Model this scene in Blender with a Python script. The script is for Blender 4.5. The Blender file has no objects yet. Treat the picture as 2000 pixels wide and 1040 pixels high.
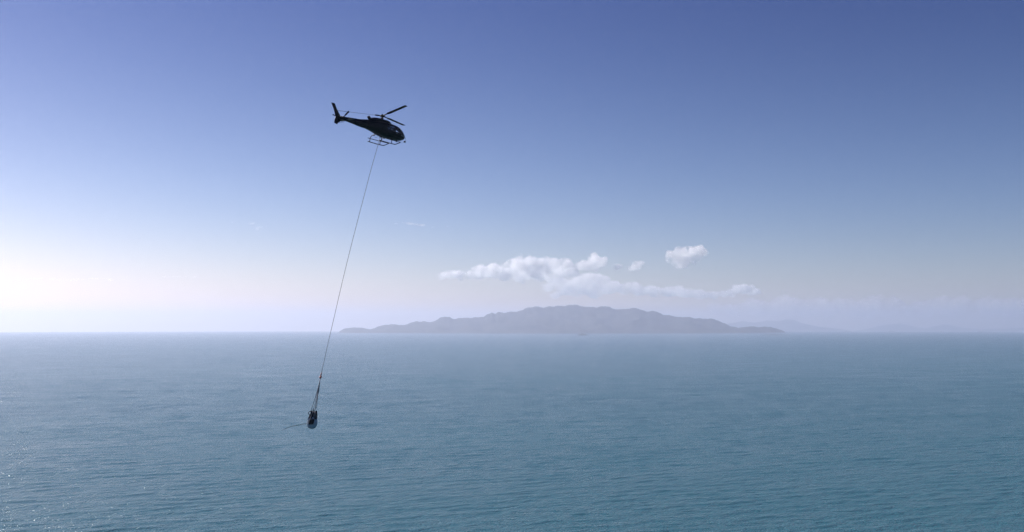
import bpy, bmesh, math, random
import numpy as np
from mathutils import Vector, Matrix, noise

R = math.radians
scene = bpy.context.scene
COL = scene.collection

# ------------------------------------------------------------------ camera
CAM_H = 150.0                       # camera on a headland above the sea
EARTH = 6371000.0
F_PX = 1944.0                       # 35 mm lens, in 2000-pixel-wide units
PITCH = math.atan((634.2 - 520) / F_PX)
cam_data = bpy.data.cameras.new('camera')
cam = bpy.data.objects.new('camera', cam_data)
COL.objects.link(cam)
cam_data.lens = 35.0
cam_data.sensor_width = 36.0
cam_data.clip_start = 1.0
cam_data.clip_end = 400000.0
cam.location = (0, 0, CAM_H)
cam.rotation_euler = (R(90) + PITCH, 0, 0)
scene.camera = cam

# ------------------------------------------------------------------ light
SKY_DUST = 0.25
SKY_GAMMA = (1.8, 1.5, 1.25)
SKY_GRADE = [(0.0, (.166, .272, .53)), (.08, (.162, .234, .490)), (.195, (.151, .189, .385)), (.32, (.087, .124, .337)), (1.0, (.085, .124, .325))]
SUN_EL, SUN_AZ = R(30), R(-56)
world = bpy.data.worlds.new('World')
scene.world = world
world.use_nodes = True
wn, wl = world.node_tree.nodes, world.node_tree.links
wn.clear()
w_out = wn.new('ShaderNodeOutputWorld')
w_bg = wn.new('ShaderNodeBackground')
w_sky = wn.new('ShaderNodeTexSky')
w_sky.sky_type = 'NISHITA'
w_sky.sun_disc = False
w_sky.sun_elevation = SUN_EL
w_sky.sun_rotation = SUN_AZ
w_sky.altitude = 0
w_sky.air_density = 1.0
w_sky.dust_density = SKY_DUST
w_sky.ozone_density = 2.0
w_bg.inputs['Strength'].default_value = 0.09
# the sea air near the horizon is a cool white rather than Nishita's yellow; grade by elevation, all round alike
w_tc = wn.new('ShaderNodeTexCoord'); w_sep = wn.new('ShaderNodeSeparateXYZ')
wl.new(w_tc.outputs['Generated'], w_sep.inputs['Vector'])
w_ramp = wn.new('ShaderNodeValToRGB'); w_ramp.color_ramp.interpolation = 'B_SPLINE'
cr = w_ramp.color_ramp
for i, (p, c) in enumerate(SKY_GRADE):
    e = cr.elements[i] if i < 2 else cr.elements.new(p)
    e.position = p
for e, (p, c) in zip(sorted(cr.elements, key=lambda e: e.position), SKY_GRADE): e.color = (*c, 1)
wl.new(w_sep.outputs['Z'], w_ramp.inputs['Fac'])
w_s = wn.new('ShaderNodeSeparateColor'); w_c = wn.new('ShaderNodeCombineColor')
wl.new(w_sky.outputs['Color'], w_s.inputs['Color'])
for i, g in enumerate(SKY_GAMMA):
    p = wn.new('ShaderNodeMath'); p.operation = 'POWER'; p.inputs[1].default_value = g
    wl.new(w_s.outputs[i], p.inputs[0]); wl.new(p.outputs[0], w_c.inputs[i])
w_mul = wn.new('ShaderNodeMix'); w_mul.data_type = 'RGBA'; w_mul.blend_type = 'MULTIPLY'
w_mul.inputs[0].default_value = 1.0
wl.new(w_c.outputs['Color'], w_mul.inputs[6]); wl.new(w_ramp.outputs['Color'], w_mul.inputs[7])
wl.new(w_mul.outputs[2], w_bg.inputs['Color'])
wl.new(w_bg.outputs['Background'], w_out.inputs['Surface'])

sun_dir = Vector((math.sin(SUN_AZ) * math.cos(SUN_EL), math.cos(SUN_AZ) * math.cos(SUN_EL), math.sin(SUN_EL)))
sun_data = bpy.data.lights.new('sun', 'SUN')
sun_data.energy = 5.0
sun_data.angle = R(0.53)
sun_data.color = (1.0, 0.955, 0.90)
sun = bpy.data.objects.new('sun', sun_data)
COL.objects.link(sun)
sun.rotation_euler = sun_dir.to_track_quat('Z', 'Y').to_euler()
sun.location = (0, 0, 500)

scene.view_settings.view_transform = 'Standard'
scene.view_settings.look = 'None'
scene.view_settings.exposure = 0.39
scene.view_settings.gamma = 1.0
scene.view_settings.use_curve_mapping = False
scene.cycles.max_bounces = 12
scene.cycles.volume_bounces = 10
scene.cycles.transparent_max_bounces = 12
scene.cycles.use_denoising = True
scene.cycles.denoising_prefilter = 'FAST'

# ------------------------------------------------------------------ helpers
def link_mesh(name, verts, faces, mat=None, parent=None, smooth=True):
    me = bpy.data.meshes.new(name)
    me.from_pydata([tuple(v) for v in verts], [], faces)
    me.update()
    if smooth:
        me.polygons.foreach_set('use_smooth', [True] * len(me.polygons))
    o = bpy.data.objects.new(name, me)
    COL.objects.link(o)
    if mat: me.materials.append(mat)
    if parent: o.parent = parent
    return o

def fix_normals(o):
    bm = bmesh.new(); bm.from_mesh(o.data)
    bmesh.ops.recalc_face_normals(bm, faces=bm.faces)
    bm.to_mesh(o.data); bm.free()
    return o

def tag(o, label=None, cat=None, group=None, kind=None):
    if label: o['label'] = label
    if cat: o['category'] = cat
    if group: o['group'] = group
    if kind: o['kind'] = kind
    return o

def empty(name, loc):
    o = bpy.data.objects.new(name, None)
    o.location = loc
    o.empty_display_size = 0.5
    COL.objects.link(o)
    return o

def mat(name, color, rough=0.5, metal=0.0, spec=0.5, coat=0.0):
    m = bpy.data.materials.new(name); m.use_nodes = True
    nt = m.node_tree
    b = nt.nodes['Principled BSDF']
    b.inputs['Roughness'].default_value = rough
    b.inputs['Metallic'].default_value = metal
    b.inputs['Specular IOR Level'].default_value = spec
    b.inputs['Coat Weight'].default_value = coat
    # gentle procedural grime on every paint and cloth
    tc = nt.nodes.new('ShaderNodeTexCoord')
    nz = nt.nodes.new('ShaderNodeTexNoise'); nz.inputs['Scale'].default_value = 3.0
    nz.inputs['Detail'].default_value = 5
    rp = nt.nodes.new('ShaderNodeValToRGB')
    rp.color_ramp.elements[0].position = 0.35; rp.color_ramp.elements[1].position = 0.7
    c = color
    rp.color_ramp.elements[0].color = (c[0]*.75, c[1]*.75, c[2]*.75, 1)
    rp.color_ramp.elements[1].color = (c[0]*1.2, c[1]*1.2, c[2]*1.2, 1)
    nt.links.new(tc.outputs['Object'], nz.inputs['Vector'])
    nt.links.new(nz.outputs['Fac'], rp.inputs['Fac'])
    nt.links.new(rp.outputs['Color'], b.inputs['Base Color'])
    return m

def tube(pts, radii, seg=8, caps=True):
    """vertices, faces of a tube through pts"""
    pts = [Vector(p) for p in pts]
    if not hasattr(radii, '__len__'): radii = [radii] * len(pts)
    vs, fs = [], []
    up = None
    for i, p in enumerate(pts):
        t = (pts[min(i + 1, len(pts) - 1)] - pts[max(i - 1, 0)]).normalized()
        if up is None:
            up = Vector((0, 0, 1)) if abs(t.z) < .9 else Vector((1, 0, 0))
        a = t.cross(up).normalized(); b = a.cross(t).normalized(); up = b
        for k in range(seg):
            th = 2 * math.pi * k / seg
            vs.append(p + (a * math.cos(th) + b * math.sin(th)) * radii[i])
    for i in range(len(pts) - 1):
        for k in range(seg):
            k2 = (k + 1) % seg
            fs.append((i*seg+k, i*seg+k2, (i+1)*seg+k2, (i+1)*seg+k))
    if caps:
        fs.append(tuple(range(seg - 1, -1, -1)))
        n = (len(pts) - 1) * seg
        fs.append(tuple(range(n, n + seg)))
    return vs, fs

def join_geo(*geos):
    vs, fs = [], []
    for v, f in geos:
        n = len(vs); vs += list(v); fs += [tuple(i + n for i in q) for q in f]
    return vs, fs

def box_geo(lo, hi):
    x0, y0, z0 = lo; x1, y1, z1 = hi
    v = [(x0,y0,z0),(x1,y0,z0),(x1,y1,z0),(x0,y1,z0),(x0,y0,z1),(x1,y0,z1),(x1,y1,z1),(x0,y1,z1)]
    f = [(0,3,2,1),(4,5,6,7),(0,1,5,4),(1,2,6,5),(2,3,7,6),(3,0,4,7)]
    return v, f

def ball_geo(c, r, nu=14, nv=9):
    vs, fs = [], []
    if not hasattr(r, '__len__'): r = (r, r, r)
    vs.append((c[0], c[1], c[2] + r[2]))
    for j in range(1, nv):
        ph = math.pi * j / nv
        for i in range(nu):
            th = 2 * math.pi * i / nu
            vs.append((c[0]+r[0]*math.sin(ph)*math.cos(th), c[1]+r[1]*math.sin(ph)*math.sin(th), c[2]+r[2]*math.cos(ph)))
    vs.append((c[0], c[1], c[2] - r[2]))
    for i in range(nu):
        fs.append((0, 1 + i, 1 + (i + 1) % nu))
        for j in range(nv - 2):
            a = 1 + j*nu
            fs.append((a+i, a+nu+i, a+nu+(i+1) % nu, a+(i+1) % nu))
        a = 1 + (nv-2)*nu
        fs.append((a+i, len(vs)-1, a+(i+1) % nu))
    return vs, fs

cosP, sinP = math.cos(PITCH), math.sin(PITCH)
def at(px, py, depth):
    """world point seen at photo pixel (px,py), depth metres along the lens axis"""
    x = (px - 1000) / F_PX * depth
    u = (520 - py) / F_PX * depth
    return Vector((x, depth * cosP - u * sinP, CAM_H + depth * sinP + u * cosP))

# ------------------------------------------------------------------ sea (one curved sheet reaching past the horizon)
def make_sea():
    ang_in = np.linspace(R(-37), R(37), 780)
    ang_out = np.linspace(R(37), R(323), 90)[1:-1]
    ang = np.concatenate([ang_in, ang_out])
    rr = [5.0, 60, 180, 320, 440, 520, 570]
    r = 600.0
    while r < 3000:
        rr.append(r); r += 1.7 + (r - 600) / 2400 * 4.5
    while r < 58500:
        rr.append(r); r *= 1.02
    rr.append(59000.0)
    rr = np.array(rr)
    A, RR = np.meshgrid(ang, rr)
    X = RR * np.sin(A); Y = RR * np.cos(A)
    rng = np.random.default_rng(5)
    Z = np.zeros_like(X)
    fade_r = np.clip((RR - 590) / 60, 0, 1)
    Aw = (A + math.pi) % (2*math.pi) - math.pi
    fade_a = np.clip((R(36.5) - np.abs(Aw)) / R(2), 0, 1)
    cell = np.maximum(1.7 + (RR - 600) / 2400 * 4.5, RR * R(74) / 780)
    base = R(20)
    for i in range(90):
        lam = 5.5 * (26.0 / 5.5) ** rng.random() if i % 9 else rng.uniform(26, 44)
        d = base + rng.normal(0, 0.13 + 1.6 / lam)
        k = 2 * math.pi / lam
        amp = 0.0018 * min(lam, 20) * (0.6 + 0.8 * rng.random())
        ph = rng.random() * 2 * math.pi
        kx, ky = -math.sin(d) * k, math.cos(d) * k
        att = np.clip(lam / cell / 2.0 - 1.0, 0, 1)
        Z += amp * att * np.sin(kx * X + ky * Y + ph)
    # sets: slow modulation of wave height
    mod = 0.9 + 0.15 * np.sin(X * .006 + Y * .011 + 1.0) * np.sin(X * -.009 + Y * .005 + 2.2)
    Z = Z * mod * fade_r * fade_a
    Z = Z - RR ** 2 / (2 * EARTH)
    co = np.stack([X, Y, Z], -1).reshape(-1, 3).astype(np.float32)
    nr, na = X.shape
    i = np.arange(nr - 1)[:, None]; j = np.arange(na)[None, :]
    j2 = (j + 1) % na
    q = np.stack([i*na + j, (i+1)*na + j, (i+1)*na + j2, i*na + j2], -1).reshape(-1, 4)
    q = q[:, ::-1]
    me = bpy.data.meshes.new('sea')
    # inner hole closed by one cap
    nf = len(q)
    me.vertices.add(len(co)); me.vertices.foreach_set('co', co.ravel())
    cap = np.arange(na)
    loops = np.concatenate([q.ravel(), cap])
    me.loops.add(len(loops)); me.loops.foreach_set('vertex_index', loops.astype(np.int32))
    me.polygons.add(nf + 1)
    starts = np.concatenate([np.arange(nf) * 4, [nf * 4]]).astype(np.int32)
    me.polygons.foreach_set('loop_start', starts)
    me.polygons.foreach_set('use_smooth', np.ones(nf + 1, dtype=bool))
    me.update(calc_edges=True); me.validate()
    o = bpy.data.objects.new('sea', me); COL.objects.link(o)
    if me.polygons[nf // 2].normal.z < 0: me.flip_normals()
    tag(o, 'blue-green rippled open sea stretching to the horizon', kind='structure')
    m = bpy.data.materials.new('sea_water'); m.use_nodes = True
    me.materials.append(m)
    nt = m.node_tree; N, L = nt.nodes, nt.links
    b = N['Principled BSDF']
    b.inputs['IOR'].default_value = 1.333
    b.inputs['Roughness'].default_value = SEA_ROUGH
    tc = N.new('ShaderNodeTexCoord')
    def ntex(scale, stretch, detail, rot=20, rough=.55):
        mp = N.new('ShaderNodeMapping'); mp.inputs['Rotation'].default_value = (0, 0, R(-rot))
        L.new(tc.outputs['Object'], mp.inputs['Vector'])
        mp.vector_type = 'POINT'
        mp2 = N.new('ShaderNodeMapping'); mp2.inputs['Scale'].default_value = (scale / stretch, scale, scale)
        L.new(mp.outputs['Vector'], mp2.inputs['Vector'])
        t = N.new('ShaderNodeTexNoise'); t.inputs['Scale'].default_value = 1.0
        t.inputs['Detail'].default_value = detail; t.inputs['Roughness'].default_value = rough
        L.new(mp2.outputs['Vector'], t.inputs['Vector'])
        return t
    # water body colour: turbid coastal green-blue with broad drifting patches
    big = ntex(1/900, 2.5, 4)
    rp = N.new('ShaderNodeValToRGB')
    rp.color_ramp.elements[0].position = .3; rp.color_ramp.elements[1].position = .7
    rp.color_ramp.elements[0].color = SEA_A; rp.color_ramp.elements[1].color = SEA_B
    L.new(big.outputs['Fac'], rp.inputs['Fac'])
    L.new(rp.outputs['Color'], b.inputs['Base Color'])
    # gusts: cat's-paws of rougher water drawn out along the wind
    g1 = ntex(1/70, 3.0, 5, rough=.7)
    gm = N.new('ShaderNodeMapRange')
    gm.inputs['From Min'].default_value = .35; gm.inputs['From Max'].default_value = .65
    gm.inputs['To Min'].default_value = SEA_ROUGH - .045; gm.inputs['To Max'].default_value = SEA_ROUGH + .05
    L.new(g1.outputs['Fac'], gm.inputs['Value']); L.new(gm.outputs['Result'], b.inputs['Roughness'])
    prev = None
    for sc, st, dist, det in SEA_BUMPS:
        t = ntex(sc, st, det, rot=20 if sc < .1 else 8)
        bp = N.new('ShaderNodeBump'); bp.inputs['Distance'].default_value = dist
        bp.inputs['Strength'].default_value = 1.0
        L.new(t.outputs['Fac'], bp.inputs['Height'])
        if prev: L.new(prev.outputs['Normal'], bp.inputs['Normal'])
        prev = bp
    L.new(prev.outputs['Normal'], b.inputs['Normal'])
    return o
SEA_ROUGH = .215
SEA_A = (0.023, 0.122, 0.150, 1)
SEA_B = (0.028, 0.144, 0.172, 1)
SEA_BUMPS = [(1/12, 2.2, 1.8, 2), (1/4.5, 1.7, 1.6, 3), (1/1.6, 1.3, .95, 2)]
make_sea()

# ------------------------------------------------------------------ islands
def land_material(name, c1, c2, scale):
    m = bpy.data.materials.new(name); m.use_nodes = True
    nt = m.node_tree; N, L = nt.nodes, nt.links
    b = N['Principled BSDF']; b.inputs['Roughness'].default_value = .95
    b.inputs['Specular IOR Level'].default_value = .1
    tc = N.new('ShaderNodeTexCoord')
    t = N.new('ShaderNodeTexNoise'); t.inputs['Scale'].default_value = scale
    t.inputs['Detail'].default_value = 7; t.inputs['Roughness'].default_value = .6
    rp = N.new('ShaderNodeValToRGB')
    rp.color_ramp.elements[0].position = .38; rp.color_ramp.elements[0].color = (*c1, 1)
    rp.color_ramp.elements[1].position = .66; rp.color_ramp.elements[1].color = (*c2, 1)
    L.new(tc.outputs['Object'], t.inputs['Vector']); L.new(t.outputs['Fac'], rp.inputs['Fac'])
    L.new(rp.outputs['Color'], b.inputs['Base Color'])
    return m
forest = land_material('island_forest', (.010, .016, .014), (.048, .044, .034), 1/420)

def ridge(name, prof, d_mid, depth, shore, mat_, seed, nx=420, ny=70, label=None, rough=1.0):
    """A hilly island: prof = silhouette (px, py) as seen from the headland, d_mid = distance of the
    main ridge, depth = half depth of the island, shore = sea level rows.  Real heights in metres."""
    pr = np.array(prof, float)
    xs = np.linspace(pr[0, 0], pr[-1, 0], nx)
    top = np.interp(xs, pr[:, 0], pr[:, 1])
    sm = np.convolve(np.pad(top, 12, mode='edge'), np.ones(25) / 25, mode='valid')
    top = sm + 1.35 * (top - sm)
    top = top + np.array([noise.noise(Vector((q * .13, seed, 5))) * 1.1 + noise.noise(Vector((q * .3, seed, 9))) * .5 for q in xs]) * np.clip((648 - top) / 12, 0, 1)
    verts = []
    for iy in range(ny):
        v = iy / (ny - 1)                           # 0 near shore .. 1 far shore
        for ix in range(nx):
            px = xs[ix]
            s = ix / (nx - 1)
            plan = (math.sin(math.pi * min(max(s, 0), 1))) ** .55   # island is widest in the middle
            dd = depth * (0.12 + plan)
            wob = noise.noise(Vector((px * .012, seed, 0))) * .18
            dist = d_mid + (v - .55 + wob * (1-abs(2*v-1))) * 2 * dd
            ridge_d = d_mid
            cur = dist ** 2 / (2 * EARTH)
            h_top = CAM_H + (634.2 - top[ix]) / F_PX * ridge_d + ridge_d ** 2 / (2 * EARTH)   # height above sea level
            h_top = max(h_top, 0)
            w = v / .55 if v < .55 else (1 - v) / .45
            fall = w ** .85
            x = (px - 1000) / F_PX * dist
            n1 = 1 - abs(noise.noise(Vector((x / 700 + seed + dist / 2600, dist / 2400, 0))) * 2)      # spurs
            n2 = 1 - abs(noise.noise(Vector((x / 350, dist / 480, seed))) * 2)
            n3 = noise.noise(Vector((x / 120, dist / 150, seed + 3)))
            mix = 1 - fall ** 2
            h = h_top * (fall * (1 - .62 * mix * (1 - n1) - .34 * mix * (1 - n2))) + 14 * n3 * rough * min(1, h_top / 200) * (1 - .6 * (fall > .97))
            h = h if 0 < iy < ny - 1 and 0 < ix < nx - 1 else -25
            verts.append((x, dist, h - cur))
    faces = []
    for iy in range(ny - 1):
        for ix in range(nx - 1):
            a = iy * nx + ix
            faces.append((a, a + 1, a + nx + 1, a + nx))
    o = link_mesh(name, verts, faces, mat_)
    tag(o, label, kind='structure')
    return o

main_prof = [(662,648),(668,645),(672,643),(680,641.5),(694,640),(710,641),(718,642.5),(724,643),(733,641),(742,637),(755,635),(770,634),(780,635),
 (792,634.5),(803,631),(815,628),(822,629),(831,628),(840,629.5),(850,627),(860,621.5),(867,620),(878,620),(886,623.5),(897,622),(912,621),
 (924,621),(935,619.5),(945,618.5),(953,614),(960,611),(967,613),(974,610),(985,611.5),(997,609),(1010,609),(1020,606),(1032,601),(1040,601),
 (1048,599),(1062,601),(1072,599),(1082,599),(1090,597.5),(1100,598),(1110,596.5),(1120,595.5),(1130,597),(1140,599),(1150,599.5),(1165,600.5),
 (1178,599),(1190,600),(1202,604.5),(1215,604),(1230,603.5),(1240,602),(1252,605),(1262,608.5),(1275,608),(1282,609),(1295,614.5),(1308,616),
 (1320,619),(1335,620),(1345,619.5),(1352,622),(1365,622),(1375,623),(1390,623),(1402,627),(1415,632),(1425,637),(1440,640),(1455,639),
 (1470,638),(1480,639.5),(1492,638.5),(1505,639.5),(1515,642),(1525,645),(1533,648)]
ridge('island', main_prof, 23500, 2600, 0, forest, 4.0, nx=620, ny=90,
      label='long hilly island on the horizon, blue-grey in the haze')
# hills of the coast far behind the right end of the island
far_a = [(1385,648),(1405,636),(1425,629),(1450,624),(1475,626),(1500,622),(1520,624),(1532,621),(1541,620),(1552,622),(1562,627),(1580,632),(1600,637),(1625,640),(1650,644),(1665,648)]
far_b = [(1660,648),(1690,641),(1715,633),(1735,628),(1752,626),(1768,629),(1785,634),(1805,638),(1822,634),(1840,629),(1858,632),(1880,638),(1915,641),(1960,640),(2010,636),(2060,641),(2090,648)]
ridge('hills', [(a, 648 + (b - 648) * .88) for a, b in far_a], 50000, 1700, 0, forest, 9.0, nx=160, ny=24, label='faint pointed far hills behind the right end of the island')
ridge('hills', [(a, 648 + (b - 648) * .75) for a, b in far_b], 54000, 1700, 0, forest, 13.0, nx=200, ny=24, label='fainter low hills along the far right horizon')

def islet(px, half_px, dist, hh, seed, label):
    half = half_px / F_PX * dist
    nx, ny = 36, 14
    vs, fs = [], []
    cx = (px - 1000) / F_PX * dist
    for j in range(ny):
        for i in range(nx):
            u, v = i/(nx-1)*2-1, j/(ny-1)*2-1
            w = max(0, 1 - u*u) * max(0, 1 - v*v)
            n = noise.noise(Vector((u*3+seed, v*2, seed)))
            z = hh * (w ** .6) * (0.7 + .6*n + .3*math.cos(2.2*u + .6)) - (3 if w < .02 else 0)
            y = dist + v * half * .5
            vs.append((cx + u*half, y, z - y*y/(2*EARTH)))
    for j in range(ny-1):
        for i in range(nx-1):
            a = j*nx+i; fs.append((a, a+1, a+nx+1, a+nx))
    o = link_mesh('islet', vs, fs, forest)
    return tag(o, label, kind='structure')
islet(1139, 11, 15500, 21, 2.0, 'small dark rocky islet in front of the island')
islet(1512, 26, 16500, 7, 5.0, 'very low flat reef off the right end of the island')

# ------------------------------------------------------------------ haze
HAZE_DENSITY = 4.7e-5
HAZE_ANISO = .38
HAZE_COLOR = (.74, .80, 1.0, 1)
hv, hf = box_geo((-60000, -60000, -300), (60000, 60000, 830))
haze = link_mesh('haze', hv, hf, None, smooth=False)
tag(haze, 'pale sea haze thickening towards the horizon', kind='stuff')
hm = bpy.data.materials.new('haze_air'); hm.use_nodes = True
hm.node_tree.nodes.clear()
ho = hm.node_tree.nodes.new('ShaderNodeOutputMaterial')
pv = hm.node_tree.nodes.new('ShaderNodeVolumePrincipled')
pv.inputs['Color'].default_value = HAZE_COLOR
pv.inputs['Density'].default_value = HAZE_DENSITY
pv.inputs['Anisotropy'].default_value = HAZE_ANISO
hm.node_tree.links.new(pv.outputs['Volume'], ho.inputs['Volume'])
haze.data.materials.append(hm)

# ------------------------------------------------------------------ clouds (real volumes, beyond and above the haze)
def cloud_material(name, density, nscale, lo=.42, hi=.62):
    m = bpy.data.materials.new(name); m.use_nodes = True
    nt = m.node_tree; N, L = nt.nodes, nt.links; N.clear()
    out = N.new('ShaderNodeOutputMaterial'); v = N.new('ShaderNodeVolumePrincipled')
    v.inputs['Color'].default_value = (.995, .995, 1, 1)
    v.inputs['Anisotropy'].default_value = 0.6
    tc = N.new('ShaderNodeTexCoord'); t = N.new('ShaderNodeTexNoise')
    t.inputs['Scale'].default_value = nscale; t.inputs['Detail'].default_value = 6; t.inputs['Roughness'].default_value = .62
    mr = N.new('ShaderNodeMapRange'); mr.interpolation_type = 'SMOOTHSTEP'
    mr.inputs['From Min'].default_value = lo; mr.inputs['From Max'].default_value = hi
    mr.inputs['To Max'].default_value = density
    L.new(tc.outputs['Object'], t.inputs['Vector']); L.new(t.outputs['Fac'], mr.inputs['Value'])
    L.new(mr.outputs['Result'], v.inputs['Density']); L.new(v.outputs['Volume'], out.inputs['Volume'])
    m.cycles.volume_step_rate = 0.08
    return m
puffy = cloud_material('cloud_vapour', .0075, 1/330, .42, .60)
thin = cloud_material('thin_cloud_vapour', .0046, 1/420, .34, .62)
wisp = cloud_material('wisp_vapour', .0018, 1/700, .36, .62)

def cloud(name, label, blobs, dist, m, seed, voxel=70, flat=.8, kids=7, kind=None, group='small fair weather clouds above the sea', cat='cloud', stretch=1.0, grow=1.6):
    rnd = random.Random(seed)
    bm = bmesh.new()
    s = dist / F_PX
    for (px, py, r) in blobs:
        r = r * grow
        d = dist + rnd.uniform(-1, 1) * r * s * 1.2
        c = at(px, py, d)
        balls = [(c, r * s)]
        for k in range(kids):
            a = rnd.uniform(0, 2 * math.pi); e = rnd.uniform(-.1, 1.3)
            rr = r * s * rnd.uniform(.3, .5)
            off = Vector((math.cos(a) * math.cos(e) * stretch, math.sin(a) * math.cos(e), math.sin(e) * flat)) * r * s * .85
            balls.append((c + off, rr))
        for c2, rad in balls:
            mt = Matrix.Translation(c2) @ Matrix.Diagonal((rad * stretch, rad, rad * flat, 1))
            bmesh.ops.create_icosphere(bm, subdivisions=2, radius=1.0, matrix=mt)
    me = bpy.data.meshes.new(name); bm.to_mesh(me); bm.free()
    o = bpy.data.objects.new(name, me); COL.objects.link(o)
    cen = sum((v.co for v in me.vertices), Vector()) / len(me.vertices)
    for v in me.vertices: v.co -= cen
    o.location = cen
    md = o.modifiers.new('r', 'REMESH'); md.mode = 'VOXEL'; md.voxel_size = voxel
    dg = bpy.context.evaluated_depsgraph_get()
    new = bpy.data.meshes.new_from_object(o.evaluated_get(dg))
    o.modifiers.clear(); o.data = new; new.name = name
    for v in new.vertices:
        n = noise.fractal(v.co / 260.0 + Vector((seed, 0, 0)), 1.0, 2.0, 3)
        v.co += v.normal * n * voxel * .9
    new.materials.clear(); new.materials.append(m)
    if kind: tag(o, label, kind=kind)
    else: tag(o, label, cat, group)
    return o

cloud('cloud', 'large bright white cloud rising in heaps above the left half of the island',
      [(862,541,6),(880,537,8),(900,539,8),(920,540,8),(940,533,12),(962,531,12),(985,534,12),(1000,524,13),(1015,512,10),(1038,518,13),
       (1060,519,12),(1082,520,12),(1102,516,10),(1050,536,13),(1080,540,13),(1018,540,12),(1115,532,11)], 36000, puffy, 1)
cloud('cloud', 'round white cloud puff directly right of the large heaped cloud', [(1147,519,9),(1160,510,10),(1174,512,9),(1128,522,7),(1160,522,9)], 37000, puffy, 2)
cloud('cloud', 'smallest faint cloud puff over the island, right of the round puff', [(1207,522,5),(1210,519,3)], 37000, thin, 3, voxel=45)
cloud('cloud', 'small slanting white cloud left of the lone high cloud', [(1235,525,5),(1244,519,7),(1253,514,4)], 37000, puffy, 4, voxel=45)
cloud('cloud', 'lone high white cloud, highest and furthest above the right part of the island',
      [(1313,504,10),(1328,498,11),(1347,496,12),(1366,493,9),(1334,512,11),(1352,507,10),(1380,495,5),(1325,520,6)], 36000, puffy, 5)
cloud('cloud', 'long pale greyish cloud layer lying just over the island summit',
      [(1070,562,9),(1090,553,12),(1085,578,8),(1105,568,12),(1118,556,12),(1132,545,11),(1150,545,12),(1172,550,13),(1150,565,14),(1195,556,10),(1240,562,11),(1270,567,10),(1325,568,9),(1190,564,13),(1160,572,13),(1125,574,10),(1220,566,12),(1250,570,11),
       (1280,573,11),(1308,571,11),(1338,574,11),(1366,576,10),(1390,578,9)], 38000, thin, 6, flat=.6)
cloud('cloud', 'ragged white cloud with a bright knob above the right end of the island',
      [(1380,577,6),(1396,576,7),(1413,574,8),(1431,572,9),(1448,566,11),(1465,568,10),(1478,571,7)], 38000, puffy, 7, flat=.6, voxel=55)
rb = random.Random(3)
cloud('cloud_bank', 'faint low cloud bank along the right horizon',
      [(1400 + i * 17 + rb.uniform(-6, 6), 600 + rb.uniform(-7, 8), rb.uniform(8, 15)) for i in range(38)], 85000, cloud_material('far_cloud_vapour', .0013, 1/1700, .36, .6), 8,
      voxel=170, kids=5, flat=.8, kind='stuff')
cloud('cloud_streaks', 'thin broken streak of high cloud right of the towing line', [(774,437,1.6),(790,436,2.2),(803,437,2.6),(812,438,2.4),(822,440,2.2),(846,444,1.6),(880,443,1.8),(896,442,1.4)], 60000, wisp, 9,
      voxel=60, kids=4, flat=.5, stretch=2.6, kind='stuff')
cloud('cloud_flecks', 'tiny flecks of high cloud left of the towing line', [(452,435,1.6),(490,437,2),(497,436,1.8),(507,444,2.4),(503,449,1.5),(520,442,1.5)], 60000, wisp, 10,
      voxel=60, kids=4, flat=.5, stretch=2.4, kind='stuff')
cloud('cloud', 'long low cloud streak at the far left above the horizon', [(x, 546 + 1.5*math.sin(x*.06), 2.2) for x in range(0, 250, 16)], 80000, wisp, 11,
      voxel=110, kids=3, flat=.6, stretch=4.0, group='high streaks of cloud')
cloud('cloud', 'short faint cloud streak just right of the far left streak', [(x, 541 + .02*(x-350), 1.8) for x in range(325, 392, 14)], 80000, wisp, 12,
      voxel=110, kids=3, flat=.6, stretch=3.5, group='high streaks of cloud')

HF = (.762, -.213, .61)          # nose direction: right, a little down, away from the camera
HU = (.10, .964, .21)
BLADES = (-20.0, 100.0, -140.0)

# ------------------------------------------------------------------ ships on the far right horizon
hull_m = mat('ship_hull', (.09, .05, .045), .6)
deck_m = mat('ship_house', (.45, .45, .43), .6)
def ship(px, dist, length, label, flip=1):
    x = (px - 1000) / F_PX * dist
    z = -(x*x + dist*dist) / (2 * EARTH)
    e = empty('cargo_ship', (x, dist, z))
    tag(e, label, 'ship', 'cargo ships on the far horizon')
    e.rotation_euler = (0, 0, 0 if flip > 0 else math.pi)
    L = length; w = L * .16; h = L * .11
    st = [(-.5, .8, 0), (-.42, 1, 0), (.3, 1, 0), (.42, .7, .02), (.5, .06, .05)]
    vs, fs = [], []
    for (u, b, r) in st:
        vs += [(u*L, -w/2*b, h + r*L), (u*L*.96, -w/2*b*.8, -2), (u*L*.96, w/2*b*.8, -2), (u*L, w/2*b, h + r*L)]
    for i in range(len(st)-1):
        a = 4*i
        for k in range(4): fs.append((a+k, a+(k+1) % 4, a+4+(k+1) % 4, a+4+k))
    fs += [(0,3,2,1), (16,17,18,19)]
    fix_normals(link_mesh('hull', vs, fs, hull_m, e, smooth=False))
    link_mesh('bridge_house', *join_geo(box_geo((-.44*L, -w*.38, h+.1), (-.33*L, w*.38, h + .19*L)), box_geo((-.41*L, -w*.46, h + .191*L), (-.35*L, w*.46, h + .215*L))), deck_m, e, smooth=False)
    link_mesh('funnel', *tube([(-.46*L, 0, h), (-.465*L, 0, h + .22*L)], L*.02), hull_m, e)
    for u in (-.15, .05, .25):
        link_mesh('cargo_crane', *join_geo(tube([(u*L, 0, h), (u*L, 0, h + .16*L)], L*.011), tube([(u*L, 0, h + .15*L), (u*L + .12*L, 0, h + .1*L)], L*.007)), deck_m, e)
ship(1654, 39500, 190, 'hazy grey cargo ship, leftmost of the ships on the right horizon')
ship(1740, 39000, 210, 'hazy cargo ship below the gap between the two far hills', -1)
ship(1838, 40000, 150, 'hazy cargo ship in front of the right-hand far hill')
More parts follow.
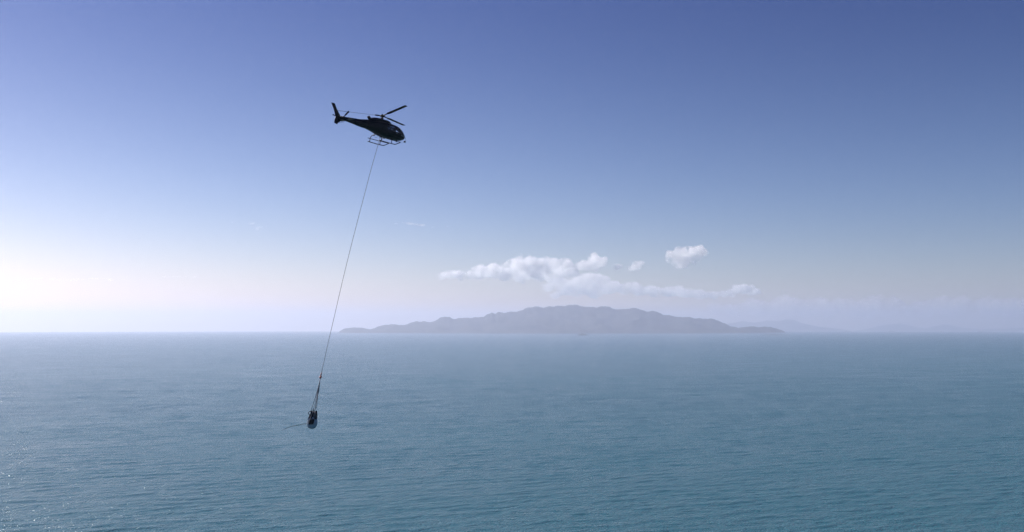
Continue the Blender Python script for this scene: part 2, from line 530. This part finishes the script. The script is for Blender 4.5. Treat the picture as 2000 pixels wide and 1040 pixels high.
ship(1913, 39500, 190, 'hazy cargo ship, rightmost and nearest the frame edge', -1)

# ------------------------------------------------------------------ helicopter
paint = mat('black_paint', (.003, .004, .008), .42, spec=.22, coat=.0)
dark_metal = mat('dark_metal', (.006, .007, .011), .55, spec=.25)
blade_m = mat('blade_composite', (.006, .007, .011), .6, spec=.2)
interior_m = mat('cabin_trim', (.012, .012, .014), .8)
marking_m = mat('grey_marking', (.22, .23, .26), .5)
steel_m = mat('bright_metal', (.35, .36, .38), .35, metal=.9)
def glass(name, tint):
    m = bpy.data.materials.new(name); m.use_nodes = True
    nt = m.node_tree; N, L = nt.nodes, nt.links; N.clear()
    out = N.new('ShaderNodeOutputMaterial'); mx = N.new('ShaderNodeMixShader')
    tr = N.new('ShaderNodeBsdfTransparent'); tr.inputs['Color'].default_value = (*tint, 1)
    gl = N.new('ShaderNodeBsdfGlossy'); gl.inputs['Roughness'].default_value = .03
    fr = N.new('ShaderNodeFresnel'); fr.inputs['IOR'].default_value = 1.45
    L.new(fr.outputs['Fac'], mx.inputs['Fac']); L.new(tr.outputs['BSDF'], mx.inputs[1]); L.new(gl.outputs['BSDF'], mx.inputs[2])
    L.new(mx.outputs['Shader'], out.inputs['Surface'])
    return m
clear_glass = glass('clear_glass', (.97, .975, .98))
dark_glass = glass('tinted_glass', (.10, .11, .13))

# body frame: X forward, Y left, Z up, origin at the main rotor hub
HUB = at(747, 227, 118.6)
los = (HUB - cam.location).normalized()
r_ax = los.cross(Vector((0, 0, 1))).normalized(); u_ax = r_ax.cross(los).normalized()
Fv = (r_ax * HF[0] + u_ax * HF[1] + los * HF[2]).normalized()
Uv = (r_ax * HU[0] + u_ax * HU[1] + los * HU[2])
Uv = (Uv - Fv * Uv.dot(Fv)).normalized()
Lv = Uv.cross(Fv).normalized()
HM = Matrix((Fv, Lv, Uv)).transposed().to_4x4()
HM.translation = HUB
H = empty('helicopter', (0, 0, 0))
H.matrix_world = HM
tag(H, 'black single engine helicopter hovering nose right with a towing line below', 'helicopter')

ST = [ # x, half width, top, bottom, squareness
 (3.62,.05,-1.80,-1.88,2.0),(3.56,.26,-1.66,-2.03,2.1),(3.40,.46,-1.50,-2.18,2.2),(3.10,.66,-1.27,-2.33,2.3),(2.75,.80,-1.03,-2.41,2.4),(2.35,.89,-.84,-2.46,2.5),
 (1.9,.93,-.75,-2.48,2.6),(1.4,.94,-.71,-2.49,2.7),(.8,.94,-.70,-2.48,2.7),(.2,.92,-.70,-2.45,2.7),(-.4,.86,-.72,-2.38,2.6),(-1.0,.76,-.78,-2.24,2.5),
 (-1.6,.60,-.92,-2.15,2.3),(-2.1,.47,-1.04,-2.09,2.2),(-2.5,.38,-1.13,-2.05,2.0)]
def spline_st(rows, xs):
    rows = sorted(rows); X = [r[0] for r in rows]
    out = []
    for x in xs:
        i = max(0, min(len(X) - 2, int(np.searchsorted(X, x)) - 1))
        t = (x - X[i]) / (X[i+1] - X[i])
        def tang(k, c):
            if k == 0: return (rows[1][c]-rows[0][c])/(X[1]-X[0])
            if k == len(X)-1: return (rows[-1][c]-rows[-2][c])/(X[-1]-X[-2])
            return (rows[k+1][c]-rows[k-1][c])/(X[k+1]-X[k-1])
        v = []
        for c in range(1, len(rows[0])):
            h = X[i+1]-X[i]
            a, b = rows[i][c], rows[i+1][c]
            m0, m1 = tang(i, c)*h, tang(i+1, c)*h
            v.append((2*t**3-3*t*t+1)*a + (t**3-2*t*t+t)*m0 + (-2*t**3+3*t*t)*b + (t**3-t*t)*m1)
        out.append(v)
    return out
NR = 56
def loft(rows, xs):
    vs = []
    for x, (hw, zt, zb, n) in zip(xs, spline_st(rows, xs)):
        zc = (zt + zb) / 2; hh = abs(zt - zb) / 2
        for k in range(NR):
            th = 2 * math.pi * k / NR          # 0 = top, going to the right side (-Y)
            s, c = math.sin(th), math.cos(th)
            y = -hw * abs(s) ** (2 / n) * (1 if s > 0 else -1)
            z = zc + hh * abs(c) ** (2 / n) * (1 if c > 0 else -1)
            vs.append((x, y, z))
    return vs
def skin(vs, nx, pick):
    """faces of the loft for which pick(centroid) is true, with only the vertices they use"""
    groups = {}
    for i in range(nx - 1):
        for k in range(NR):
            q = (i*NR + k, i*NR + (k+1) % NR, (i+1)*NR + (k+1) % NR, (i+1)*NR + k)
            c = sum((Vector(vs[a]) for a in q), Vector()) / 4
            g = pick(c)
            if g: groups.setdefault(g, []).append(q)
    res = {}
    for g, fs in groups.items():
        used = sorted({a for f in fs for a in f}); mp = {a: n for n, a in enumerate(used)}
        res[g] = ([vs[a] for a in used], [tuple(mp[a] for a in f) for f in fs])
    return res
xs = sorted(list(np.arange(-2.5, 3.4, .075)) + [3.42, 3.48, 3.53, 3.57, 3.60, 3.62])
bv = loft(ST, xs)
def window_of(c):
    x, y, z = c
    side = 'left' if y > 0 else 'right'
    lim = lambda a, b: a < x < b
    # windshield: two big panes either side of a centre post, down to the nose
    if 2.5 < x < 3.3 and abs(y) > .045 and z > -1.78:
        if x > 2.55 or abs(y) < .55:
            if not (abs(y) > .60 and 2.42 < x < 2.62): return 'windshield_' + side
    # roof panes over the crew
    if 1.75 < x < 2.28 and .12 < abs(y) < .60 and z > -.9: return 'roof_window_' + side
    # crew door windows
    if 1.52 < x < 2.40 and z < -.93 and z > -1.62 - (x-1.5)*.06 and abs(y) > .5: return 'crew_window_' + side
    # passenger door windows
    if .30 < x < 1.40 and z < -.95 and z > -1.60 and abs(y) > .5: return 'cabin_window_' + side
    # chin windows
    if 2.85 < x < 3.3 and z < -1.8 and .12 < abs(y) < .52 and z > -2.3: return 'chin_window_' + side
    return 'body'
parts = skin(bv, len(xs), window_of)
v, f = parts.pop('body')
v = list(v); n0 = len(v)
body = fix_normals(link_mesh('fuselage', v, f, paint, H))
md = body.modifiers.new('shell', 'SOLIDIFY'); md.thickness = .03; md.offset = -1
for g, (v, f) in sorted(parts.items()):
    nm = g.rsplit('_', 1)[0]
    shrink = [Vector(p) * 1 for p in v]
    o = fix_normals(link_mesh(nm, v, f, dark_glass if nm in ('cabin_window', 'chin_window') else clear_glass, H))
# nose cap ring and tail bulkhead are closed by the boom; cabin floor, rear bulkhead, panel and seats
link_mesh('cabin_floor', *box_geo((.32, -.84, -2.2), (3.0, .84, -2.14)), interior_m, H, smooth=False)
link_mesh('rear_bulkhead', *box_geo((.22, -.84, -2.3), (.27, .84, -.82)), interior_m, H, smooth=False)
pan = link_mesh('instrument_panel', *join_geo(box_geo((2.66, -.40, -1.85), (2.84, .22, -1.58)), box_geo((2.66, -.16, -2.13), (2.84, .16, -1.852))), interior_m, H, smooth=False)
def seat(name, x, y, w):
    st = link_mesh(name, *join_geo(box_geo((x-.25, y-w, -2.12), (x+.25, y+w, -1.86)), box_geo((x-.36, y-w, -1.86), (x-.26, y+w, -1.40)),
                                  box_geo((x-.36, y-w*.45, -1.395), (x-.27, y+w*.45, -1.24))), interior_m, H, smooth=False)
    md = st.modifiers.new('b', 'BEVEL'); md.width = .03; md.segments = 2
seat('crew_seat', 1.85, -.42, .23); seat('crew_seat', 1.85, .42, .23); seat('bench_seat', .75, 0, .78)

# engine cowling on the roof, intake, exhaust
COW = [(1.22,.14,-.66,-.90,2.2),(1.15,.32,-.54,-.92,2.4),(.98,.42,-.44,-.95,2.6),(.6,.48,-.39,-.95,2.7),(.0,.50,-.40,-.98,2.6),(-.6,.50,-.41,-1.02,2.6),(-1.15,.46,-.47,-1.08,2.5),(-1.5,.38,-.56,-1.15,2.3),(-1.72,.28,-.70,-1.2,2.2)]
cx = list(np.arange(-1.72, 1.2, .08)) + [1.22]
cv = loft(COW, cx)
cf = [(i*NR + k, i*NR + (k+1) % NR, (i+1)*NR + (k+1) % NR, (i+1)*NR + k) for i in range(len(cx)-1) for k in range(NR)]
cf.append(tuple(range(NR))); cf.append(tuple(range((len(cx)-1)*NR + NR - 1, (len(cx)-1)*NR - 1, -1)))
cowl = fix_normals(link_mesh('engine_cowling', cv, cf, paint, H))
ex = link_mesh('exhaust_pipe', *tube([(-1.45, 0, -.92), (-1.75, 0, -.84), (-1.98, 0, -.66), (-2.06, 0, -.52)], [.17, .17, .165, .18], 16, caps=False), dark_metal, H)
md = ex.modifiers.new('s', 'SOLIDIFY'); md.thickness = .02
for sy in (-1, 1):
    g = link_mesh('intake_grille', *join_geo(*[box_geo((.25 + i*.12, sy*.49 - .035, -.88), (.31 + i*.12, sy*.49 + .035, -.60)) for i in range(5)]), dark_metal, H, smooth=False)
# mast fairing and mast
link_mesh('mast', *tube([(0, 0, -.50), (0, 0, -.36), (0, 0, -.12), (0, 0, .06)], [.17, .10, .065, .065], 16), dark_metal, H)
hub = link_mesh('rotor_hub', *join_geo(ball_geo((0, 0, 0), (.27, .27, .17), 20, 10), tube([(0,0,.08),(0,0,.22)], [.13,.06], 12)), dark_metal, H)
link_mesh('swashplate', *join_geo(tube([(0, 0, -.30), (0, 0, -.25)], .19, 20), *[tube([(.17*math.cos(a), .17*math.sin(a), -.28), (.24*math.cos(a), .24*math.sin(a), -.04)], .014, 6) for a in (0.3, 2.4, 4.5)]), dark_metal, H)
def blade(az):
    """az measured from the nose towards the right side"""
    a = R(az); d = Vector((math.cos(a), -math.sin(a), 0)); t = Vector((-math.sin(a), -math.cos(a), 0))  # t = leading-edge side
    cone = lambda r: .01 + (.036 + .011 * math.cos(a) + .060 * math.sin(a)) * r + .0008 * r * r
    arm = [d * r + Vector((0, 0, cone(r) * (r > .3))) for r in (.12, .35, .62, .95)]
    b = link_mesh('rotor_blade', [], [], blade_m, H)
    vs, fs = [], []
    prof = [(.5, 0), (.42, .052), (.2, .075), (-.1, .055), (-.5, .004), (-.1, -.045), (.2, -.06), (.42, -.045)]
    sec = [(.80, .12, 1.2), (1.05, .18, 1.0), (1.30, .34, .6), (1.45, .40, .5), (3.0, .40, .5), (5.2, .40, .48), (5.34, .38, .4)]
    for r, ch, th in sec:
        pitch = R(14 - 1.5 * r)
        for u, w in prof:
            off = t * (u * ch * math.cos(pitch) - w * ch * th * math.sin(pitch)) + Vector((0, 0, u * ch * math.sin(pitch) + w * ch * th * 1.2))
            vs.append(d * r + Vector((0, 0, cone(r))) + off)
    n = len(prof)
    for i in range(len(sec)-1):
        for k in range(n): fs.append((i*n+k, i*n+(k+1) % n, (i+1)*n+(k+1) % n, (i+1)*n+k))
    fs.append(tuple(range(n))); fs.append(tuple(range(len(vs)-1, len(vs)-1-n, -1)))
    b.data.from_pydata([tuple(p) for p in vs], [], fs); b.data.update(); fix_normals(b)
    c = link_mesh('blade_cuff', *join_geo(tube([d*.10, d*.40 + Vector((0,0,cone(.4))), d*.62 + Vector((0,0,cone(.62)))], [.05, .075, .085], 10),
                                        tube([d*.60 + Vector((0,0,cone(.6))), d*.92 + Vector((0,0,cone(.92)))], [.085, .06], 10)), dark_metal, b)
for az in BLADES: blade(az)

# tail boom, fins, stabiliser, tail rotor
BOOM = [(-2.3,.41,-1.10,-2.07,2.0),(-3.2,.34,-1.27,-2.04,2.0),(-4.2,.27,-1.41,-1.95,2.0),(-5.3,.21,-1.48,-1.87,2.0),(-6.1,.17,-1.50,-1.80,2.0),(-6.62,.12,-1.51,-1.74,2.0)]
bx = list(np.linspace(-6.62, -2.3, 22))
NRs = NR
bvv = loft(BOOM, bx)
bf = [(i*NR + k, i*NR + (k+1) % NR, (i+1)*NR + (k+1) % NR, (i+1)*NR + k) for i in range(len(bx)-1) for k in range(NR)]
bf.append(tuple(range(NR))); bf.append(tuple(range(len(bx)*NR - 1, (len(bx)-1)*NR - 1, -1)))
boom = fix_normals(link_mesh('tail_boom', bvv, bf, paint, H))
ds = link_mesh('drive_shaft_cover', *tube([(-1.9, 0, -1.02), (-3.2, 0, -1.26), (-5.3, 0, -1.47), (-6.0, 0, -1.49)], [.13, .10, .08, .06], 12), paint, H)
def slab(name, outline, thick, plane, parent=None, m=paint, offset=0):
    """lens-thick fin from an outline; plane 'xz' or 'xy'"""
    n = len(outline); cx_ = sum(p[0] for p in outline)/n; cz_ = sum(p[1] for p in outline)/n
    ins = [(cx_ + (p[0]-cx_)*.72, cz_ + (p[1]-cz_)*.94) for p in outline]
    vs = []
    for s in (-1, 1):
        for (a, b), tk in [(p, .25) for p in outline] + [(p, 1.0) for p in ins]:
            w = offset + s * thick / 2 * tk
            vs.append((a, w, b) if plane == 'xz' else (a, b, w))
    fs = []
    for si in (0, 1):
        o0 = si * 2 * n
        for i in range(n):
            j = (i+1) % n
            fs.append((o0+i, o0+j, o0+n+j, o0+n+i))
        fs.append(tuple(o0 + n + i for i in range(n)))
    for i in range(n): fs.append((i, (i+1) % n, 2*n + (i+1) % n, 2*n + i))
    return fix_normals(link_mesh(name, vs, fs, m, parent or H, smooth=False))
slab('upper_fin', [(-6.05,-1.48),(-6.72,-1.66),(-7.08,-.95),(-7.53,-.26),(-7.14,-.22),(-6.66,-.80)], .10, 'xz')
slab('lower_fin', [(-5.88,-1.72),(-6.68,-1.60),(-6.82,-2.05),(-6.82,-2.42),(-6.40,-2.52),(-6.20,-2.2)], .09, 'xz')
slab('stabiliser', [(-4.9,-1.27),(-4.87,0),(-4.9,1.27),(-5.4,1.27),(-5.43,0),(-5.4,-1.27)], .09, 'xy', offset=-1.72)
link_mesh('tail_light', *join_geo(tube([(-6.6, 0, -1.64), (-7.0, 0, -1.58)], .045, 8), ball_geo((-7.06, 0, -1.57), (.12, .07, .07), 10, 7)), dark_metal, H)
trh = Vector((-5.85, -.36, -1.52))
tr = link_mesh('tail_rotor_hub', *join_geo(tube([(-5.85, -.10, -1.56), tuple(trh + Vector((0, -.05, 0)))], [.07, .06], 12), ball_geo(tuple(trh), .09, 12, 8)), dark_metal, H)
ta = Vector((.64, 0, .77))
for sgn in (1, -1):
    d = ta * sgn; t = Vector((-.77, 0, .64))
    vs, fs = [], []
    sec = [(.10, .07), (.28, .15), (.40, .185), (1.0, .185)]
    for r, ch in sec:
        p = R(16)
        for u, w in ((.5, 0), (.2, .06), (-.5, 0), (.2, -.06)):
            vs.append(trh + d*r + t*(u*ch*math.cos(p)) + Vector((0, 1, 0))*(u*ch*math.sin(p) + w*ch))
    for i in range(len(sec)-1):
        for k in range(4): fs.append((i*4+k, i*4+(k+1) % 4, (i+1)*4+(k+1) % 4, (i+1)*4+k))
    fs += [(0,1,2,3), (15,14,13,12)]
    fix_normals(link_mesh('tail_rotor_blade', vs, fs, blade_m, H))
link_mesh('tail_rotor_guard', *tube([(-5.6, -.12, -1.75), (-5.8, -.45, -2.15), (-6.4, -.4, -2.35), (-6.6, -.05, -2.35)], .015, 6), dark_metal, H)

# landing gear: two skids with a long step rail above each, arched cross tubes
TK = .048
for sy in (1, -1):
    y = sy * 1.08
    sk = link_mesh('skid', *tube([(-.9, y, -3.21), (.5, y, -3.22), (1.50, y, -3.20), (1.58, y, -3.17), (2.28, y, -2.78)], TK, 10), dark_metal, H)
    link_mesh('step_rail', *tube([(-.95, y, -2.80), (.5, y, -2.79), (2.32, y, -2.75)], TK*.8, 8), dark_metal, H)
    for x in (-.62, .95):
        link_mesh('skid_strut', *tube([(x, y, -3.2), (x, y*.99, -2.76)], TK*.9, 8), dark_metal, H)
for x in (-.62, .95):
    arc = []
    for i in range(17):
        u = i/16*2 - 1
        arc.append((x - (.14*(1-u*u) if x < 0 else 0), 1.08*u, -2.76 + .34*(1 - abs(u)**3)))
    link_mesh('cross_tube', *tube(arc, TK*.9, 8), dark_metal, H)
    for sy in (1, -1):
        link_mesh('gear_clamp', *box_geo((x-.08, sy*.40-.05, -2.52), (x+.08, sy*.40+.05, -2.38)), dark_metal, H, smooth=False)
# belly equipment, nose mirror, probes, marking
for x, y in ((1.55, -.35), (2.25, -.35)):
    link_mesh('landing_light', *ball_geo((x, y, -2.56), (.12, .12, .13), 12, 8), steel_m if x < 0 else dark_metal, H)
mr = link_mesh('mirror_arm', *tube([(3.40, -.18, -1.85), (3.72, -.2, -1.80), (3.86, -.2, -2.05), (3.80, -.2, -2.30)], .016, 6), dark_metal, H)
link_mesh('cargo_mirror', *ball_geo((3.70, -.18, -2.33), (.16, .13, .11), 14, 9), dark_metal, H)
link_mesh('belly_antenna', *tube([(-.05, .25, -2.4), (-.35, .25, -2.70), (-.6, .25, -2.72)], .013, 6), dark_metal, H)
link_mesh('roof_antenna', *tube([(1.5, 0, -.71), (1.42, 0, -.45)], .015, 6), dark_metal, H)
link_mesh('cargo_hook', *join_geo(tube([(0, 0, -2.42), (0, 0, -2.60)], .03, 8), ball_geo((0, 0, -2.62), (.09, .05, .10), 10, 7)), steel_m, H)
# door seams, handles and the small grey marking on the crew door, sitting proud of the skin
def on_skin(x, z, sy, out=.006):
    hw, zt, zb, n = spline_st(ST, [x])[0]
    zc, hh = (zt+zb)/2, abs(zt-zb)/2
    c = min(1, abs((z-zc)/hh)); cc = c ** (n/2); s = math.sqrt(max(0, 1-cc*cc))
    return Vector((x, sy*(hw * s ** (2/n) + out), z))
for sy in (-1, 1):
    for x in (1.46, 2.47):
        link_mesh('door_seam', *tube([on_skin(x, z, sy, .002) for z in np.linspace(-2.28, -.95, 8)], .007, 5), interior_m, H)
    link_mesh('door_handle', *tube([on_skin(1.62, -1.78, sy, .03), on_skin(1.80, -1.78, sy, .03)], .018, 6), steel_m, H)
def decal(name, x0, x1, z0, z1, sy, m):
    nx, nz = 8, 3
    vs = [on_skin(x0 + (x1-x0)*i/(nx-1), z0 + (z1-z0)*j/(nz-1), sy, .008) for j in range(nz) for i in range(nx)]
    fs = [(j*nx+i, j*nx+i+1, (j+1)*nx+i+1, (j+1)*nx+i) for j in range(nz-1) for i in range(nx-1)]
    link_mesh(name, vs, fs, m, H)
for k, wd in enumerate((.09, .06, .10, .07)):
    decal('door_marking', 2.52 + k*.14, 2.52 + k*.14 + wd, -1.92, -1.80, -1, marking_m)
link_mesh('nose_pitot', *tube([(3.5, 0, -2.0), (3.78, 0, -2.02)], .015, 6), steel_m, H)

# ------------------------------------------------------------------ pilot, seated in the right crew seat
def skinned(name, nodes, edges, m, root=0, sub=1):
    me = bpy.data.meshes.new(name)
    me.from_pydata([n[0] for n in nodes], edges, [])
    o = bpy.data.objects.new(name, me); COL.objects.link(o)
    md = o.modifiers.new('skin', 'SKIN'); md.use_smooth_shade = True
    for i, n in enumerate(nodes):
        me.skin_vertices[0].data[i].radius = (n[1], n[1] if len(n) < 3 else n[2])
        me.skin_vertices[0].data[i].use_root = i == root
    s = o.modifiers.new('sub', 'SUBSURF'); s.levels = sub; s.render_levels = sub
    dg = bpy.context.evaluated_depsgraph_get()
    new = bpy.data.meshes.new_from_object(o.evaluated_get(dg))
    o.modifiers.clear(); o.data = new; new.name = name
    new.materials.clear(); new.materials.append(m)
    new.polygons.foreach_set('use_smooth', [True]*len(new.polygons))
    return o
suit_m = mat('flight_suit', (.03, .035, .045), .8)
skin_m = mat('skin', (.35, .2, .14), .6)
helmet_m = mat('helmet', (.5, .5, .5), .3)
def person(y, label, group=None):
    x0, z0 = 1.72, -1.78
    N = [((0,0,0), .15, .12), ((.0,0,.22), .14, .11), ((.0,0,.42), .16, .11), ((0,0,.50), .07), ((.02,0,.58), .055), ((.04,0,.68), .075, .09), ((.05,0,.76), .07, .09),
         ((0,.19,.43), .07), ((.10,.24,.20), .05), ((.36,.17,.16), .042), ((.44,.15,.17), .035),
         ((0,-.19,.43), .07), ((.10,-.24,.20), .05), ((.36,-.17,.10), .042), ((.44,-.15,.10), .035),
         ((.05,.10,-.02), .10), ((.48,.13,.02), .075), ((.66,.13,-.30), .05), ((.76,.13,-.33), .04),
         ((.05,-.10,-.02), .10), ((.48,-.13,.02), .075), ((.66,-.13,-.30), .05), ((.76,-.13,-.33), .04)]
    E = [(0,1),(1,2),(2,3),(3,4),(4,5),(5,6),(2,7),(7,8),(8,9),(9,10),(2,11),(11,12),(12,13),(13,14),(0,15),(15,16),(16,17),(17,18),(0,19),(19,20),(20,21),(21,22)]
    p = skinned('person', N, E, suit_m)
    p.matrix_world = HM @ Matrix.Translation((x0, y, z0))
    tag(p, label, 'person')
    face = link_mesh('face', *join_geo(ball_geo((.10, 0, .69), (.07, .068, .10), 14, 9), ball_geo((.175, 0, .685), (.022, .014, .024), 8, 6)), skin_m, p)
    hel = link_mesh('helmet', *ball_geo((.045, 0, .745), (.135, .125, .125), 16, 10), helmet_m, p)
    for s in (-1, 1):
        fs_ = [tube([(.44, s*.15 + k*.02, .17 if s > 0 else .10), (.50, s*.15 + k*.022, .165 if s > 0 else .095), (.52 - abs(k)*.004, s*.15 + k*.022, .12 if s > 0 else .05)], [.011, .010, .008], 6) for k in (-1.5, -.5, .5, 1.5)]
        fs_.append(tube([(.44, s*.12, .17 if s > 0 else .10), (.48, s*.10, .15 if s > 0 else .08)], [.013, .010], 6))
        link_mesh('hand', *join_geo(*fs_), skin_m, p)
    return p
person(.42, 'pilot in helmet and dark flight suit sitting in the helicopter cabin')

# ------------------------------------------------------------------ the towing line and the slung load
line_m = mat('line_fibre', (.10, .10, .12), .7)
sling_m = mat('sling_webbing', (.10, .10, .13), .8)
pale_sling_m = mat('pale_webbing', (.42, .36, .36), .8)
red_m = mat('red_shackle', (.50, .07, .05), .5)
bag_m = mat('bag_cloth', (.25, .30, .37), .85)
dark_cloth = mat('dark_cloth', (.010, .011, .018), .9)
top = HM @ Vector((0, 0, -2.70))
def dpt(t): return 118.2 - 6.0 * t            # the load trails back towards the camera side
pts_px = [(738,285),(725,330),(711.5,382),(704,410),(697,437),(683,492),(669,549),(655,610),(640.5,672),(633,706),(627.6,730)]
pts = [top]
for i, (px, py) in enumerate(pts_px):
    t = (py - 268) / (730 - 268)
    pts.append(at(px, py, dpt(t)))
hook = pts[-1].copy()
LN = empty('towing_line', top)
tag(LN, 'long thin line running from the helicopter belly down to the red shackle', 'rope')
link_mesh('line', *tube([p - top for p in pts], .024, 6), line_m, LN)
dn = (at(626, 738, dpt(1)) - hook).normalized()
link_mesh('shackle', *join_geo(tube([hook - top - dn*.1, hook - top + dn*.25], [.05, .07], 8), tube([hook - top + dn*.25, hook - top + dn*.55], [.09, .10], 10),
          tube([hook - top + dn*.35 + Vector((-.20, 0, -.06)), hook - top + dn*.35 + Vector((.20, 0, -.06))], .045, 8)), red_m, LN)
D1 = dpt(1)
SL = empty('lifting_sling', hook + dn*.5)
tag(SL, 'bundle of lifting slings spreading from the red shackle to the load', 'sling')
base = SL.location
knot = at(621.5, 763, D1)
ends = [(608.5,799,.25),(612.0,803,-.2),(615.2,803,.25),(617.8,800,-.15),(613.6,808,.05)]
for i, (px, py, dz) in enumerate(ends):
    e = at(px, py, D1 + dz*1.6)
    q = [base, base.lerp(knot, .5) + Vector(((i-2)*.02, dz*.08, 0)), knot + Vector(((i-2)*.045, dz*.15, 0)), knot.lerp(e, .55) + Vector(((i-2)*.01, 0, 0)), e]
    link_mesh('sling_leg', *tube([p - base for p in q], .030, 6), sling_m if i % 2 == 0 else pale_sling_m, SL)

# bulk bag: bulging body, gathered dark neck, dark bundle strapped on its face, pale straps
cen = at(610, 824, D1)
BG = empty('cargo_bag', cen)
tag(BG, 'grey bulging cargo bag with dark gathered top hanging from the slings', 'bag')
s_ = D1 / F_PX
axis = (at(615, 800, D1) - at(609.5, 838, D1)).normalized()
side = Vector((1, 0, 0)); side = (side - axis*side.dot(axis)).normalized(); dep = axis.cross(side).normalized()
def bagpt(u, v, r): return side*(math.cos(u)*r*1.07) + dep*(math.sin(u)*r*.95) + axis*v
rings = [(-.80,.0),(-.79,.16),(-.74,.30),(-.64,.41),(-.48,.48),(-.28,.52),(-.05,.525),(.18,.51),(.36,.47),(.50,.42),(.60,.36)]
vs, fs = [], []; ns = 40
for v_, r_ in rings:
    for k in range(ns):
        u = 2*math.pi*k/ns
        crease = 1 + .035*math.sin(4*u + .4)*min(1, r_*3) + .02*noise.noise(Vector((math.cos(u)*2, math.sin(u)*2, v_*3)))*2
        vs.append(bagpt(u, v_, r_*crease))
for i in range(len(rings)-1):
    for k in range(ns): fs.append((i*ns+k, i*ns+(k+1) % ns, (i+1)*ns+(k+1) % ns, (i+1)*ns+k))
fix_normals(link_mesh('bag_body', vs, fs, bag_m, BG))
# folded dark top with points sticking up
vs, fs = [], []
rows = 7
for j in range(rows):
    tt = j/(rows-1)
    for k in range(ns):
        u = 2*math.pi*k/ns
        peak = .30*max(0, math.cos(3*u + .5)) + .15*math.sin(7*u)
        r_ = .47*(1-tt) + (.20 + .16*max(0, math.cos(3*u + .5)))*tt + .03*math.sin(6*u + 3*tt)
        vs.append(bagpt(u, .40 + tt*(.62 + peak), r_))
for j in range(rows-1):
    for k in range(ns): fs.append((j*ns+k, j*ns+(k+1) % ns, (j+1)*ns+(k+1) % ns, (j+1)*ns+k))
tp = link_mesh('bag_top', vs, fs, dark_cloth, BG)
md = tp.modifiers.new('s', 'SOLIDIFY'); md.thickness = .03
link_mesh('contents', *ball_geo(tuple(axis*.45), (.36, .34, .30), 16, 10), dark_cloth, BG)
# dark bundle strapped on the near face
fc = -dep if dep.y > 0 else dep
bv_, bf_ = [], []
gx, gz = 9, 9
for j in range(gz):
    for i in range(gx):
        a = (i/(gx-1)-.5); b = (j/(gz-1)-.5)
        ang = a*1.2 - .12 + .2*b
        w = (1 - (2*b)**4*.3)
        rr = .56 + .05*math.cos(a*3)*math.cos(b*3) + .02*noise.noise(Vector((a*5, b*5, 1)))
        bv_.append(side*(math.sin(ang*w)*rr + .04) + fc*(math.cos(ang*w)*rr*.95) + axis*(b*.62 + .06 + .10*a))
for j in range(gz-1):
    for i in range(gx-1): bf_.append((j*gx+i, j*gx+i+1, (j+1)*gx+i+1, (j+1)*gx+i))
bp = link_mesh('dark_panel', bv_, bf_, dark_cloth, BG)
md = bp.modifiers.new('s', 'SOLIDIFY'); md.thickness = .04
for u in (.55, 1.15, 1.95, 2.6, 3.9, 5.2):
    uu = u if fc == dep else -u
    link_mesh('lifting_loop', *tube([bagpt(uu, .15, .53), bagpt(uu, .42, .48), bagpt(uu, .80, .36), bagpt(uu, 1.20, .20)], .028, 6), pale_sling_m if u in (.55, 1.15, 1.95) else sling_m, BG)
loop = link_mesh('loose_flap', *tube([side*-.40 + axis*.62, side*-.58 + axis*.95, side*-.42 + axis*1.12, side*-.22 + axis*1.18], [.05, .045, .05, .04], 6), dark_cloth, BG)

tl = [(602,827.5),(596,828.2),(590,829),(583,830.6),(575,831.8),(566,834.4),(557,838),(550,841.6)]
tg = empty('tag_line', at(602, 827.5, D1))
tag(tg, 'thin loose tail of rope trailing left from the hanging bag', 'rope')
p0 = tg.location
link_mesh('rope', *tube([at(px, py, D1 + .1*i) - p0 for i, (px, py) in enumerate(tl)], [.028]*5 + [.024, .019, .013], 6), dark_cloth, tg)
